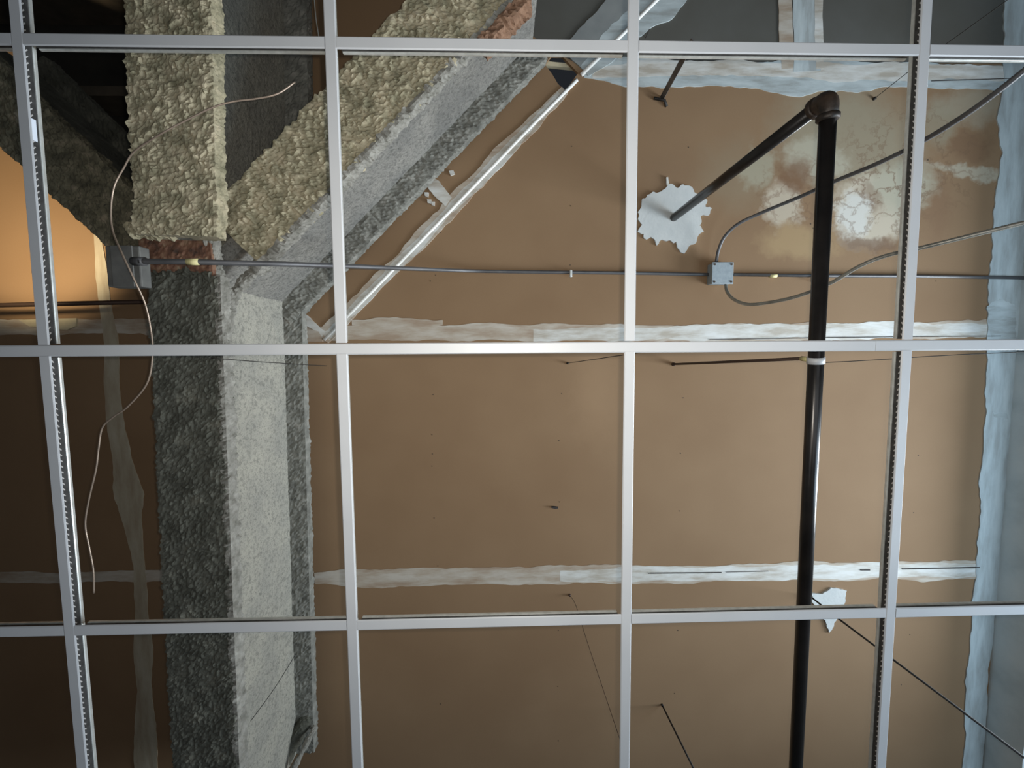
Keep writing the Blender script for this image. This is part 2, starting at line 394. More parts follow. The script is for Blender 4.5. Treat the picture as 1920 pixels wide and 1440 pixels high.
# --- joints between boards
band([(560, 627, 13), (660, 625, 15), (830, 624, 16), (1180, 626, 15), (1500, 622, 16), (1700, 618, 16), (1890, 618, 17)], M['compound_thin'], 0.25, 1.0, 'grey-brown trowelled joint')
band([(1000, 628, 11), (1200, 627, 12), (1450, 622, 14), (1650, 620, 14), (1880, 620, 12)], M['compound'], 0.3, 2.0)
band([(590, 1084, 11), (640, 1083, 15), (760, 1082, 18), (900, 1082, 17), (1060, 1078, 19), (1300, 1076, 18), (1500, 1071, 19), (1900, 1068, 19)], M['compound_thin'], 0.25, 4.0)
band([(1050, 1079, 10), (1180, 1077, 14), (1400, 1075, 14), (1600, 1070, 16), (1880, 1068, 13)], M['compound'], 0.25, 6.0)
band([(660, 606, 5), (720, 603, 9), (830, 605, 6)], M['compound_thin'], 0.5, 8.0)
# left bay joints
band([(-200, 618, 14), (60, 612, 12), (290, 615, 15)], M['compound_thin'], 0.35, 11.0)
band([(-200, 1082, 10), (150, 1082, 10), (330, 1078, 12)], M['compound_thin'], 0.3, 12.0)
band([(182, 420, 6), (192, 520, 11), (206, 620, 12), (212, 740, 14), (228, 850, 18), (243, 930, 26), (252, 990, 16), (262, 1060, 10), (268, 1200, 16), (275, 1450, 20), (280, 1700, 20)], M['compound_warm_run'], 0.2, 14.0)
# top joint
band([(1095, 132, 14), (1180, 135, 24), (1260, 138, 22), (1400, 136, 22), (1500, 145, 30), (1600, 142, 26), (1720, 140, 20), (1960, 150, 22)], M['compound_blue'], 0.25, 16.0)
band([(1110, 138, 9), (1200, 130, 14), (1380, 128, 14), (1560, 135, 16), (1930, 138, 12)], M['compound'], 0.3, 17.0)
# joint running up over the grey area
band([(1477, 130, 12), (1474, 60, 13), (1470, -60, 12), (1468, -260, 12)], M['compound_thin'], 0.15, 18.0)
band([(1512, 135, 24), (1512, 60, 24), (1510, -40, 24), (1512, -260, 24)], M['compound_run'], 0.12, 19.0)
band([(1535, 130, 7), (1534, 60, 8), (1534, -60, 8)], M['compound'], 0.3, 20.0)
# cool coat along the right hand corner
band([(1938, -330, 44), (1925, 0, 40), (1912, 200, 36), (1898, 400, 34), (1885, 600, 36), (1876, 720, 30), (1866, 900, 32), (1852, 1080, 24), (1834, 1240, 24), (1822, 1440, 20), (1800, 1700, 22)], M['compound_run'], 0.22, 21.0, 'blue-grey compound along the corner')
blob([(1850, 575), (1872, 560), (1900, 570), (1905, 640), (1860, 640), (1850, 600)], M['compound_blue'], 3, 22.0)
blob([(1858, 770), (1885, 775), (1888, 785), (1862, 782)], M['compound_blue'], 2, 23.0)
# diagonal bead with its coats
band([(606, 634, 12), (700, 541, 13), (800, 436, 14), (850, 384, 16), (950, 280, 12), (1040, 190, 11), (1060, 172, 8)], M['compound_thin'], 0.35, 25.0)
band([(612, 632, 8), (720, 524, 8), (850, 388, 10), (960, 276, 9), (1050, 178, 6)], M['compound'], 0.35, 26.0)
blob([(1046, 98), (1120, 20), (1200, -70), (1330, -200), (1400, -200), (1240, -20), (1150, 66), (1088, 128), (1070, 112)], M['compound_grey'], 1.5, 24.5)
band([(1095, 135, 12), (1130, 100, 22), (1180, 50, 24), (1230, 10, 30), (1300, -50, 24), (1500, -240, 20)], M['compound_blue'], 0.3, 27.0)
blob([(808, 332), (822, 340), (848, 372), (835, 388), (800, 352), (798, 340)], M['compound'], 2, 28.0)
blob([(566, 590), (576, 592), (612, 622), (604, 634), (588, 618), (562, 604)], M['compound'], 1.5, 29.0)
blob([(560, 610), (598, 622), (606, 640), (560, 640)], M['compound_thin'], 2, 30.0)
blob([(842, 322), (850, 321), (853, 327), (846, 330)], M['compound'], 1, 31.0)
for (x, y) in ((805, 378), (812, 382), (800, 365)): blob([(x - 4, y - 4), (x + 4, y - 3), (x + 3, y + 5), (x - 3, y + 3)], M['compound'], 1, x)
k0 = HC / F
bead_pts = [at(x, y, HC - 0.003) for x, y in [(608, 637), (700, 544), (860, 379), (1000, 233), (1082, 150)]]
tb = mesh_obj('corner_bead', *tube_data(bead_pts, 0.0085, 8), M['bead'], ceiling, True)
tb['label'] = 'bright white corner bead'
bead2 = [at(x, y, HC - 0.003) for x, y in [(1090, 141), (1160, 72), (1240, -8), (1600, -350)]]
mesh_obj('corner_bead', *tube_data(bead2, 0.0095, 8), M['bead'], ceiling, True)
# patch round the riser: torn star shape
ring = [(1197, 392), (1204, 372), (1222, 362), (1238, 360), (1250, 352), (1276, 348), (1296, 352), (1310, 366), (1322, 375), (1322, 388), (1336, 392), (1328, 404), (1316, 408), (1308, 425), (1318, 434), (1308, 446), (1304, 456), (1288, 462), (1282, 476), (1272, 470), (1266, 456), (1256, 452), (1240, 450), (1232, 460), (1226, 450), (1212, 448), (1206, 440), (1196, 436), (1204, 422), (1196, 412)]
blob(ring, M['compound_flat'], 4.0, 40.0, 'white torn-edged compound patch around the pipe', 34)
blob([(1248, 333), (1252, 333), (1253, 348), (1249, 348)], M['compound'], 1, 41.0)
# patch beside the pipe near the bottom bar
blob([(1516, 1110), (1540, 1112), (1556, 1102), (1586, 1106), (1580, 1128), (1572, 1150), (1562, 1170), (1552, 1186), (1546, 1160), (1530, 1140), (1520, 1126)], M['compound_flat'], 2.5, 42.0)
# white torn scraps and stains in the wet area
# open joint lines
def crack(pts, w_=1.2, mat='seam_crack'):
    v, f = [], []
    for i in range(len(pts) - 1):
        a, b = at(*pts[i], HC - 0.0), at(*pts[i + 1], HC - 0.0); d = (b - a).normalized(); s = d.cross(Z3)
        q = box_data((a + b) / 2 - Z3 * 0.004, d, s, Z3, (b - a).length, w_ * k0, 0.003); v2, f2 = q
        o = len(v); v += v2; f += [tuple(i2 + o for i2 in ff) for ff in f2]
    return mesh_obj('open_joint', v, f, M[mat], ceiling)
crack([(1215, 1074), (1352, 1073)], 1.8); crack([(1360, 1072), (1440, 1070)], 0.8); crack([(1612, 1068), (1630, 1068)], 2)
crack([(1690, 1066), (1835, 1063)], 2); crack([(1330, 637), (1560, 633), (1875, 630)], 1.0); crack([(1745, 153), (1900, 148)], 1.0)
crack([(1240, 0), (1228, 30), (1210, 72)], 1.2)
# screw dimples along the joist lines (marks on the boards)
V = []; Fc = []
dim = [(812, 740), (810, 815), (811, 851), (810, 874), (814, 971), (821, 1061), (1053, 738), (1048, 826), (1049, 941), (1281, 746), (1276, 850), (1274, 958), (1722, 854), (1713, 961), (1072, 274), (1291, 276), (1070, 386), (1069, 497), (817, 516), (807, 527), (826, 436), (1047, 1182), (1046, 1287), (1047, 1389), (1271, 1182), (1265, 1300), (1706, 1190), (1690, 1284), (826, 1320), (1520, 420), (1525, 428), (1536, 297), (1755, 527), (1098, 53), (1740, 300)]
for (x, y) in dim:
    p = at(x, y, HC - 0.0004); v, f = box_data(p, X3, Y3, Z3, 0.0042, 0.0042, 0.001); o = len(V); V += v; Fc += [tuple(i + o for i in q) for q in f]
mesh_obj('screw_dimples', V, Fc, M['screw'], ceiling)
blobm = band([(1034, 950, 1.6), (1040, 951, 2.6), (1046, 951, 1.4)], M['seam_crack'], 0.4, 51.0)
# edging of the small gap by the beam
v, f = box_data(at(1052, 124, HC + 0.03), (at(1083, 130, HC) - at(1024, 124, HC)).normalized(), Y3, Z3, 0.15, 0.018, 0.02)
o_ = mesh_obj('furring_strip', v, f, M['scrap'], ceiling)

# right hand wall, coated with compound
a0, a1, a2, a3 = at(1985, -380, HC), at(1955, 0, HC), at(1842, 1440, HC), at(1812, 1800, HC)
def quad_wall(name, a, b, zlow, th, mat):
    d = (b - a).normalized(); s = Z3.cross(d)
    if s.x < 0: s = -s
    c = (a + b) / 2; c = Vector((c.x, c.y, (a.z + 0.016 + zlow) / 2)) + s * th / 2
    v, f = box_data(c, d, s, Z3, (b - a).length, th, a.z + 0.016 - zlow)
    return mesh_obj(name, v, f, mat)
wr = quad_wall('wall_right', a0 + Vector((0.003, 0, 0)), a3 + Vector((0.003, 0, 0)), ZC - 0.165, 0.05, M['wall'])
wr['kind'] = 'structure'; wr['label'] = 'blue-grey skim coated wall to the right of the ceiling boards'

# the rest of the room below and beside the grid
def slab_box(name, x0, x1, y0, y1, z0, z1, mat, label):
    c = Vector(((x0 + x1) / 2, (y0 + y1) / 2, (z0 + z1) / 2)); v, f = box_data(c, X3, Y3, Z3, x1 - x0, y1 - y0, z1 - z0)
    o = mesh_obj(name, v, f, mat); o['kind'] = 'structure'; o['label'] = label
slab_box('floor', -3.6, 7.4, -3.2, 4.4, -0.05, 0.0, M['floor'], 'plain grey floor of the room')
slab_box('wall_left', -3.65, -3.55, -3.2, 4.4, 0.0, ZC + 0.8, M['room_wall'], 'plain wall left of the grid')
slab_box('wall_back', -3.6, 7.4, -3.3, -3.2, 0.0, ZC + 0.8, M['room_wall'], 'plain wall beyond the top edge')
slab_box('wall_front', -3.6, 7.4, 4.4, 4.5, 0.0, ZC + 0.8, M['room_wall'], 'plain wall beyond the bottom edge')
slab_box('wall_far', 7.4, 7.5, -3.2, 4.4, 0.0, ZC + 0.8, M['room_wall'], 'plain wall of the next room on the right')

# shaft above the opening: dark deck with joists
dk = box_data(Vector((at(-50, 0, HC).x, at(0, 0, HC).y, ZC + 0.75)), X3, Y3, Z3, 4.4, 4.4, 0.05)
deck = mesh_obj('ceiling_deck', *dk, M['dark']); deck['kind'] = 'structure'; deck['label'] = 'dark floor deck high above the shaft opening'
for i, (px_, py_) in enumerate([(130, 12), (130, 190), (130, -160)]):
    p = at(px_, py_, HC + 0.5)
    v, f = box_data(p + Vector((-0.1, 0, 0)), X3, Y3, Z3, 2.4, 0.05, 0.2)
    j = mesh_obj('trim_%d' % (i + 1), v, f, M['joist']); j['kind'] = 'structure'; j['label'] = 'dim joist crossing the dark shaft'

# ------------------------------------------------------------------ fireproofed steel beams
def rough_sheet(P0, d, prof, closed, length, step, amp, seed, name, mat, parent, fine=1.0, ext0=0, ext1=0):
    """sweeps a closed outline (s, z) along d, pushed in and out by lumpy noise"""
    s = Vector((-d.y, d.x, 0)); n = max(2, int(length / step))
    # resample outline
    Q = []
    m = len(prof)
    for i in range(m):
        a, b = Vector(prof[i]), Vector(prof[(i + 1) % m]); L = (b - a).length; c = max(1, int(L / step))
        nn = Vector((b.y - a.y, -(b.x - a.x))).normalized()
        for j in range(c): Q.append((a.lerp(b, j / c), nn))
    mm = len(Q)
    # smooth outline normals at corners
    N = []
    for i in range(mm):
        v = Q[i - 1][1] + Q[i][1] + Q[(i + 1) % mm][1]
        N.append(v.normalized() if v.length > 1e-6 else Q[i][1])
    V = []; nz = noise.noise
    for k in range(n + 1):
        base = P0 + d * (length * k / n)
        for i in range(mm):
            q = Q[i][0]; nn = N[i]
            p = base + s * q.x + Z3 * q.y
            e = nz(Vector((p.x * 16, p.y * 16, p.z * 16 + seed))) * 0.9 + abs(nz(Vector((p.x * 58, p.y * 58, p.z * 58 + seed)))) * 1.9 * fine + nz(Vector((p.x * 140, p.y * 140, p.z * 140 + seed))) * 0.8 * fine
            p = p + (s * nn.x + Z3 * nn.y) * (e * amp)
            V.append(p)
    Fc = []
    for k in range(n):
        for i in range(mm):
            Fc.append((k * mm + i, k * mm + (i + 1) % mm, (k + 1) * mm + (i + 1) % mm, (k + 1) * mm + i))
    Fc.append(tuple(range(mm - 1, -1, -1))); Fc.append(tuple(n * mm + i for i in range(mm)))
    return mesh_obj(name, V, Fc, mat, parent, False)
def beam_parts(root, a, b, hb, ht, wf, tf, tw, seed, mats, amp=0.007, lo=None, names=('bottom_flange', 'web', 'top_flange'), wt=None):
    """a, b: plan points of the centre line; hb, ht: heights above camera; wf flange width"""
    A = Vector((a.x, a.y, CAM.z)); B = Vector((b.x, b.y, CAM.z)); d = (B - A).normalized(); L = (B - A).length
    h = wf / 2; g = (wt or wf) / 2
    def rect(x0, x1, z0, z1): return [(x0, z0), (x1, z0), (x1, z1), (x0, z1)]
    out = []
    if mats[0]: out.append(rough_sheet(A, d, rect(-h, h, hb, hb + tf), True, L, 0.006, amp, seed, names[0], mats[0], root))
    if mats[1]: out.append(rough_sheet(A, d, rect(-tw / 2, tw / 2, hb + tf * 0.5, ht - tf * 0.5), True, L, 0.010, amp * 0.3, seed + 5, names[1], mats[1], root, 0.8))
    if mats[2]: out.append(rough_sheet(A, d, rect(-g, g, ht - tf, ht), True, L, 0.0085, amp * 0.8, seed + 9, names[2], mats[2], root))
    return out
HT = 1.985
# main girder, runs up the picture
girder = thing('steel_girder', 'long fireproofed steel girder with a rust-bare splice, running top to bottom beside two diagonals', 'steel beam', at(350, 520, 1.36))
g_lo_a, g_lo_b = at(342, 516, 1.37), at(396, 1700, 1.37)
g_up_a, g_up_b = at(324, 440, 1.31), at(296, -420, 1.31)
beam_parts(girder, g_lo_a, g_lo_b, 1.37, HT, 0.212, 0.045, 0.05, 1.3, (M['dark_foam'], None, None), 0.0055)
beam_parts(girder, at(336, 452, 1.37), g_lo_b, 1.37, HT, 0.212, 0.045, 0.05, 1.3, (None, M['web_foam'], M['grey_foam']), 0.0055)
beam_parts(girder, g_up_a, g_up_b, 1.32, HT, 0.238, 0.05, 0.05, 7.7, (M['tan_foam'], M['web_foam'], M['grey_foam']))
# bare steel between the coats
ga, gb = at(325, 425, 1.376), at(334, 530, 1.376)
dd = (gb - ga).normalized(); ss = Vector((-dd.y, dd.x, 0))
pl_ = rough_sheet(ga, dd, [(-0.108, 0.0), (0.108, 0.0), (0.108, 0.02), (-0.108, 0.02)], True, (gb - ga).length, 0.008, 0.002, 2.2, 'splice_plate', M['rust'], girder)
pl_['label'] = 'bare rusty splice plate'
def edge_strip(name, a, b, h, off, mat, parent, seed):
    A = Vector((a.x, a.y, CAM.z)); B = Vector((b.x, b.y, CAM.z)); d = (B - A).normalized()
    return rough_sheet(A, d, [(off - 0.010, h), (off + 0.006, h), (off + 0.006, h + 0.045), (off - 0.010, h + 0.045)], True, (B - A).length, 0.006, 0.006, seed, name, mat, parent)
sgn = -1
edge_strip('lit_foam_edge', g_lo_a, g_lo_b, 1.369, sgn * 0.106, M['lump_foam'], girder, 3.3)  # paler strip added to give the flange a lit rim
# lumpy foam knuckle where the coats of girder and diagonal meet
def rough_tube(name, pts, rad, mat, parent, amp, seed):
    P = smooth_path(cpt0(pts), 12); V, Fc = tube_data(P, rad, 40)
    c = []
    for k, v in enumerate(V):
        q = P[k // 40]; n_ = (v - q).normalized()
        e = noise.noise(Vector((v.x * 22, v.y * 22, v.z * 22 + seed))) + 0.8 * abs(noise.noise(Vector((v.x * 75, v.y * 75, v.z * 75 + seed)))) + 0.4 * noise.noise(Vector((v.x * 140, v.y * 140, v.z * 140)))
        c.append(v + n_ * e * amp)
    return mesh_obj(name, c, Fc, mat, parent, False)
def cpt0(pts): return [at(x, y, h) for x, y, h in pts]
rough_tube('foam_lump', [(506, 474, 1.455), (470, 512, 1.46), (440, 550, 1.46), (424, 590, 1.46), (418, 650, 1.44)], 0.017, M['lump_foam'], girder, 0.013, 4.0)
rough_tube('foam_lump', [(392, 425, 1.39), (398, 460, 1.40), (404, 500, 1.41), (416, 540, 1.43), (424, 575, 1.46), (420, 640, 1.5)], 0.021, M['lump_foam'], girder, 0.012, 3.0)
rough_tube('foam_lump', [(247, 424, 1.36), (262, 440, 1.35), (290, 437, 1.345), (330, 430, 1.345), (375, 420, 1.345)], 0.014, M['tan_foam'], girder, 0.014, 5.0)
rough_tube('foam_lump', [(285, 523, 1.39), (310, 516, 1.385), (350, 515, 1.385), (400, 522, 1.385)], 0.014, M['dark_foam'], girder, 0.014, 8.0)
# diagonal to the upper right
dg = thing('diagonal_beam', 'fireproofed diagonal beam rising to the upper right with tan underside and grey web', 'steel beam', at(454, 431, 1.43))
d1a, d1b = at(398, 490, 1.43), at(1010, -155, 1.43)
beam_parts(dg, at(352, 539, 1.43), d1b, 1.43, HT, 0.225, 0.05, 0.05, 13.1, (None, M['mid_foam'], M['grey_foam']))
beam_parts(dg, at(438, 448, 1.43), d1b, 1.43, HT, 0.225, 0.05, 0.05, 13.1, (M['tan_foam'], None, None))
edge_strip('lit_foam_edge', at(425, 461, 1.43), d1b, 1.427, -sgn * 0.117, M['lump_foam'], dg, 5.3)  # same pale strip as a lit rim along the diagonal's flange
# rust showing at the edge of its underside
ra, rb = at(900, 78, 1.425), at(985, -10, 1.425)
rough_sheet(ra, (rb - ra).normalized(), [(-0.012, -0.004), (0.02, -0.004), (0.03, 0.05), (-0.012, 0.05)], True, (rb - ra).length, 0.007, 0.008, 4.4, 'bare_patch', M['orange'], dg)['label'] = 'orange rusty bare patch'
# diagonal to the upper left
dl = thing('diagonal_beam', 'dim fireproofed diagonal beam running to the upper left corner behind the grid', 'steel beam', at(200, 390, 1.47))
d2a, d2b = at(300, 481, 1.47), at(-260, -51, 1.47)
beam_parts(dl, d2a, d2b, 1.47, HT, 0.19, 0.045, 0.05, 21.1, (M['shaded_tan_foam'], M['dark_foam'], M['dark_foam']))
# stub brace near the bottom of the girder
sb = thing('stub_brace', 'short dark fireproofed brace against the girder web at the bottom edge', 'brace', at(560, 1400, 1.8))
rough_tube('brace_body', [(580, 1338, 1.97), (560, 1372, 1.93), (536, 1415, 1.89), (500, 1490, 1.82)], 0.034, M['dark_foam'], sb, 0.008, 31.0)
rough_tube('brace_edge', [(592, 1362, 1.93), (578, 1388, 1.88), (556, 1430, 1.84), (530, 1490, 1.8)], 0.011, M['lump_foam'], sb, 0.006, 37.0)

# ------------------------------------------------------------------ ceiling grid of tees
HG = 0.9096
VL = {0: [(25, 0), (57, 360), (86.5, 720), (119, 1080), (155, 1440)], 1: [(616.5, 0), (629, 360), (642.5, 720), (656, 1080), (670, 1440)],
      2: [(1188.5, 0), (1185, 360), (1180, 720), (1176, 1080), (1170, 1440)], 3: [(1740, 0), (1718.5, 360), (1698, 720), (1675.5, 1080), (1652, 1440)]}
HL = {0: [(0, 72), (480, 77), (960, 82.5), (1440, 89.5), (1920, 95)], 1: [(0, 658), (480, 655), (960, 650.5), (1440, 648), (1920, 646)],
      2: [(0, 1186), (480, 1177), (960, 1167), (1440, 1155), (1920, 1144.5)]}
def vx(i, y): return float(np.interp(y, [p[1] for p in VL[i]], [p[0] for p in VL[i]]))
def hy(j, x): return float(np.interp(x, [p[0] for p in HL[j]], [p[1] for p in HL[j]]))
def node(i, j):
    x, y = vx(i, 600), 600
    for _ in range(8): y = hy(j, x); x = vx(i, y)
    return at(x, y, HG)
N = {(i, j): node(i, j) for i in range(4) for j in range(3)}
for j in range(3):
    N[(-1, j)] = N[(0, j)] * 2 - N[(1, j)]; N[(4, j)] = N[(3, j)] * 2 - N[(2, j)]
for i in range(4): N[(i, -1)] = N[(i, 0)] * 2 - N[(i, 1)]; N[(i, 3)] = N[(i, 2)] * 2 - N[(i, 1)]
FW, TH = 0.0238, 0.033
def tee(name, label, group, a, b, trim_a, trim_b, lift=0.0, clips=True):
    a = Vector(a); b = Vector(b); d = (b - a).normalized(); a = a + d * trim_a; b = b - d * trim_b
    L = (b - a).length; s = Vector((-d.y, d.x, 0)); c = (a + b) / 2
    t = thing(name, label, 'ceiling grid tee', c, group)
    zf = lift
    hf = FW / 2
    pf = [(-hf + 0.0022, 0.0), (hf - 0.0022, 0.0), (hf - 0.0003, 0.0016), (hf, 0.0026), (hf - 0.0012, 0.0030), (-hf + 0.0012, 0.0030), (-hf, 0.0026), (-hf + 0.0003, 0.0016)]
    V = [e + s * u + Z3 * (zf + z) for e in (a, b) for (u, z) in pf]; m = len(pf)
    mesh_obj('flange', V, [(i, (i + 1) % m, (i + 1) % m + m, i + m) for i in range(m)] + [tuple(range(m - 1, -1, -1)), tuple(range(m, 2 * m))], M['flange'], t)
    parts = [box_data(c + Z3 * (zf + 0.0012 + 0.013), d, s, Z3, L - 0.004, 0.0012, 0.026)]
    mesh_obj('web', *join(parts), M['galv_dark'], t)
    # punched stitches along the web
    parts = []; n = int(L / 0.0125)
    for i in range(n):
        p = a + d * (0.008 + i * 0.0125)
        if (p - b).length < 0.008: break
        for sg in (-1, 1):
            for zz in (0.0055, 0.014):
                parts.append(box_data(p + s * sg * 0.0013 + Z3 * (zf + zz) + d * (0.003 if zz > 0.01 else 0), (d + Z3 * 0.8).normalized(), s, (Z3 - d * 0.8).normalized(), 0.0062, 0.0018, 0.0022))
    mesh_obj('stitching', *join(parts), M['stitch'], t)['label'] = 'bright punched stitches'
    # rounded bulb on top
    prof = [(-0.0022, 0.0), (-0.0032, 0.002), (-0.0032, 0.0065), (-0.002, 0.008), (0.002, 0.008), (0.0032, 0.0065), (0.0032, 0.002), (0.0022, 0.0)]
    V = []
    for e in (a + d * 0.003, b - d * 0.003):
        for (u, z) in prof: V.append(e + s * u + Z3 * (zf + TH - 0.0075 + z))
    m = len(prof); Fc = [(i, (i + 1) % m, (i + 1) % m + m, i + m) for i in range(m)] + [tuple(range(m - 1, -1, -1)), tuple(range(m, 2 * m))]
    mesh_obj('bulb', V, Fc, M['galv'], t)
    return t
hw = FW / 2
# main tees (middle row) meeting at a splice
spl = at(1642, 648, HG)
m0 = N[(0, 1)] + (N[(0, 1)] - N[(1, 1)]) * 0.95
tee('main_tee', 'long white main tee across the middle, left of the splice', 'main tees across the middle', m0, spl, 0, 0.0004)
tee('main_tee', 'white main tee across the middle, short run right of the splice', 'main tees across the middle', spl, N[(3, 1)] * 1.72 - N[(2, 1)] * 0.72, 0.0004, 0)
colname = ['leftmost column of the grid', 'second column from the left', 'third column from the left', 'rightmost column of the grid']
vt = {}
for i in range(4):
    ln = N[(i, 0)] - N[(i, 1)]
    vt[i] = tee('long_cross_tee', 'white cross tee above the middle main tee, %s' % colname[i], 'long cross tees', N[(i, 1)], N[(i, 1)] + ln * 1.97, hw, 0)
    ln = N[(i, 2)] - N[(i, 1)]
    tee('long_cross_tee', 'white cross tee below the middle main tee, %s' % colname[i], 'long cross tees', N[(i, 1)], N[(i, 1)] + ln * 1.97, hw, 0)
bays = ['at the left edge of the photo', 'between the first and second columns', 'between the second and third columns', 'between the third and fourth columns', 'at the right edge of the photo']
for j, row in ((0, 'upper'), (2, 'lower')):
    for k in range(5):
        a, b = N[(k - 1, j)], N[(k, j)]
        if k == 4: b = a + (b - a) * 0.62
        tee('short_cross_tee', 'short white cross tee of the %s row, %s' % (row, bays[k]), 'short cross tees', a, b, hw if k else 0, hw if k < 4 else 0)
# sticker on the left column's web
p = at(58, 243, HG + 0.012)
dv = (N[(0, 0)] - N[(0, 1)]).normalized(); sv = Vector((-dv.y, dv.x, 0))
pl = N[(0, 1)] + dv * ((p - N[(0, 1)]).dot(dv))
if sv.x < 0: sv = -sv
v, f = box_data(pl + sv * 0.004 + Z3 * 0.011, dv, sv, Z3, 0.043, 0.0008, 0.016)
st = mesh_obj('sticker', v, f, M['white_label'], vt[0]); st['label'] = 'small white sticker'

# ------------------------------------------------------------------ black sprinkler pipe
PR = 0.0195
sp = thing('sprinkler_pipe', 'thick black steel pipe with an elbow, rising into the ceiling patch', 'pipe', at(1556, 185, 1.10))
el = at(1554, 184, 1.105)
end = at(1488, 1520, 1.31)
run_a = el + (end - el).normalized() * 0.035
top = at(1262, 409, HC)
up = (top - el).normalized()
tube('pipe_run', [run_a, end], PR, M['black_pipe'], sp, 32)
tube('riser', [el + up * 0.035, top + up * 0.03], PR * 0.93, M['black_pipe'], sp, 32)
dr = (end - el).normalized()
ep = [el + dr * 0.05]
for k in range(9):
    t = k / 8; ep.append((el + dr * 0.028) * (1 - t) ** 2 + (el - (dr + up) * 0.004) * 2 * t * (1 - t) + (el + up * 0.028) * t * t)
ep.append(el + up * 0.05)
tube('elbow', ep, PR * 1.16, M['black_fitting'], sp, 28)
parts = []
for dv_, q in ((dr, el + dr * 0.045), (up, el + up * 0.045)):
    parts.append(tube_data([q - dv_ * 0.008, q - dv_ * 0.005, q + dv_ * 0.005, q + dv_ * 0.008], lambda t: PR * (1.18 if t in (0, 1) else 1.36), 28))
mesh_obj('elbow_collar', *join(parts), M['black_fitting'], sp, True)
# hanger
hg = thing('pipe_hanger', 'pale metal clamp round the black pipe with a thin rusty rod to the ceiling', 'pipe hanger', at(1522, 676, 1.2))
def on_run(y):
    best = min((abs((lambda P: 0)(0)), 0), default=0)
    lo, hi = 0.0, 1.0
    for _ in range(40):
        m = (lo + hi) / 2; P = el.lerp(end, m) - CAM
        c = [sum(R3[r][k] * P[k] for k in range(3)) for r in range(3)]
        if 720 + F * c[1] / c[2] < y: lo = m
        else: hi = m
    return el.lerp(end, lo)
pc = on_run(676)
tube('clamp', [pc - dr * 0.009, pc + dr * 0.009], PR * 1.12, M['stitch'] if False else M['flange'], hg, 28)
anc = at(1262, 683, HC)
side = (anc - pc); side = (side - dr * side.dot(dr)).normalized()
q0 = pc + side * (PR * 1.1)
tube('clamp_ear', [q0 - side * 0.004, q0 + side * 0.032], 0.0075, M['tag_yellow'], hg, 10)
tube('rod', [q0 + side * 0.03, anc], 0.0052, M['rod_rust'], hg, 10)
tube('anchor', [anc + Z3 * 0.001, anc - Z3 * 0.012], 0.009, M['rod_rust'], hg, 10)

# ------------------------------------------------------------------ conduits and boxes
jb = thing('junction_box', 'square galvanised junction box on the ceiling where conduits meet', 'junction box', at(1355, 512, HC - 0.05))
cb = at(1355, 512, HC - 0.055)
cz = CAM.z + HC
bevel_box('box_body', Vector((cb.x, cb.y, cz - 0.026)), X3, Y3, Z3, 0.096, 0.096, 0.05, M['box'], jb, 0.004)
bevel_box('cover_plate', Vector((cb.x, cb.y, cz - 0.0545)), X3, Y3, Z3, 0.102, 0.102, 0.005, M['box'], jb, 0.0022)
parts = [tube_data([Vector((cb.x + i * 0.04, cb.y + i * j * 0.04, cz - 0.0575)), Vector((cb.x + i * 0.04, cb.y + i * j * 0.04, cz - 0.0595))], 0.005, 10) for i in (-1, 1) for j in (-1, 1)]
for q_ in parts: mesh_obj('cover_screw', *q_, M['screw'], jb)
CR = 0.0078
def cpt(pts): return [at(x, y, h) for x, y, h in pts]
cd_ = thing('conduit', 'long thin grey conduit dropping under the girder, left of the square box', 'conduit', at(700, 500, 1.7))
pth = smooth_path(cpt([(262, 490, 1.235), (360, 491, 1.24), (480, 494, 1.30), (560, 496, 1.38), (700, 501, 1.62), (800, 505, 1.85), (880, 508, 2.02), (960, 509.5, 2.05), (1180, 512, 2.052), (1333, 515, 2.052)]), 8)
tube('tube', pth, CR, M['conduit'], cd_, 14)
p1, p2 = at(351, 491, 1.239), at(372, 491, 1.24)
tube('tape', [p1, p2], CR * 1.18, M['tag_yellow'], cd_, 14)['label'] = 'yellow tape band'
p1 = at(1070, 511, 2.052)
bevel_box('strap', p1 - Z3 * 0.006 + Y3 * 0.006, X3, Y3, Z3, 0.012, 0.034, 0.014, M['galv'], cd_, 0.003)
cr = thing('conduit', 'thin grey conduit along the ceiling right of the square box', 'conduit', at(1650, 517, 2.0))
tube('tube', cpt([(1376, 515, 2.052), (1560, 517, 2.052), (1720, 518, 2.052), (1925, 521, 2.052)]), CR, M['conduit'], cr, 14)
p1, p2 = at(1443, 517, 2.052), at(1456, 517, 2.052)
tube('tape', [p1, p2], CR * 1.15, M['tag_yellow'], cr, 14)
p1 = at(1521, 523, 2.052); bevel_box('strap', p1 - Z3 * 0.006, X3, Y3, Z3, 0.012, 0.03, 0.014, M['galv'], cr, 0.003)
def corrug(path, r, pitch=0.006, n=12):
    out = [path[0]]; acc = []
    dense = []
    for i in range(len(path) - 1):
        L = (path[i + 1] - path[i]).length; c = max(1, int(L / (pitch / 2)))
        for k in range(c): dense.append(path[i].lerp(path[i + 1], k / c))
    dense.append(path[-1])
    V, Fc = tube_data(dense, r, n)
    cnt = len(dense)
    for i in range(cnt):
        if i % 2:
            for k in range(n):
                V[i * n + k] = dense[i] + (V[i * n + k] - dense[i]) * 0.84
    return V, Fc
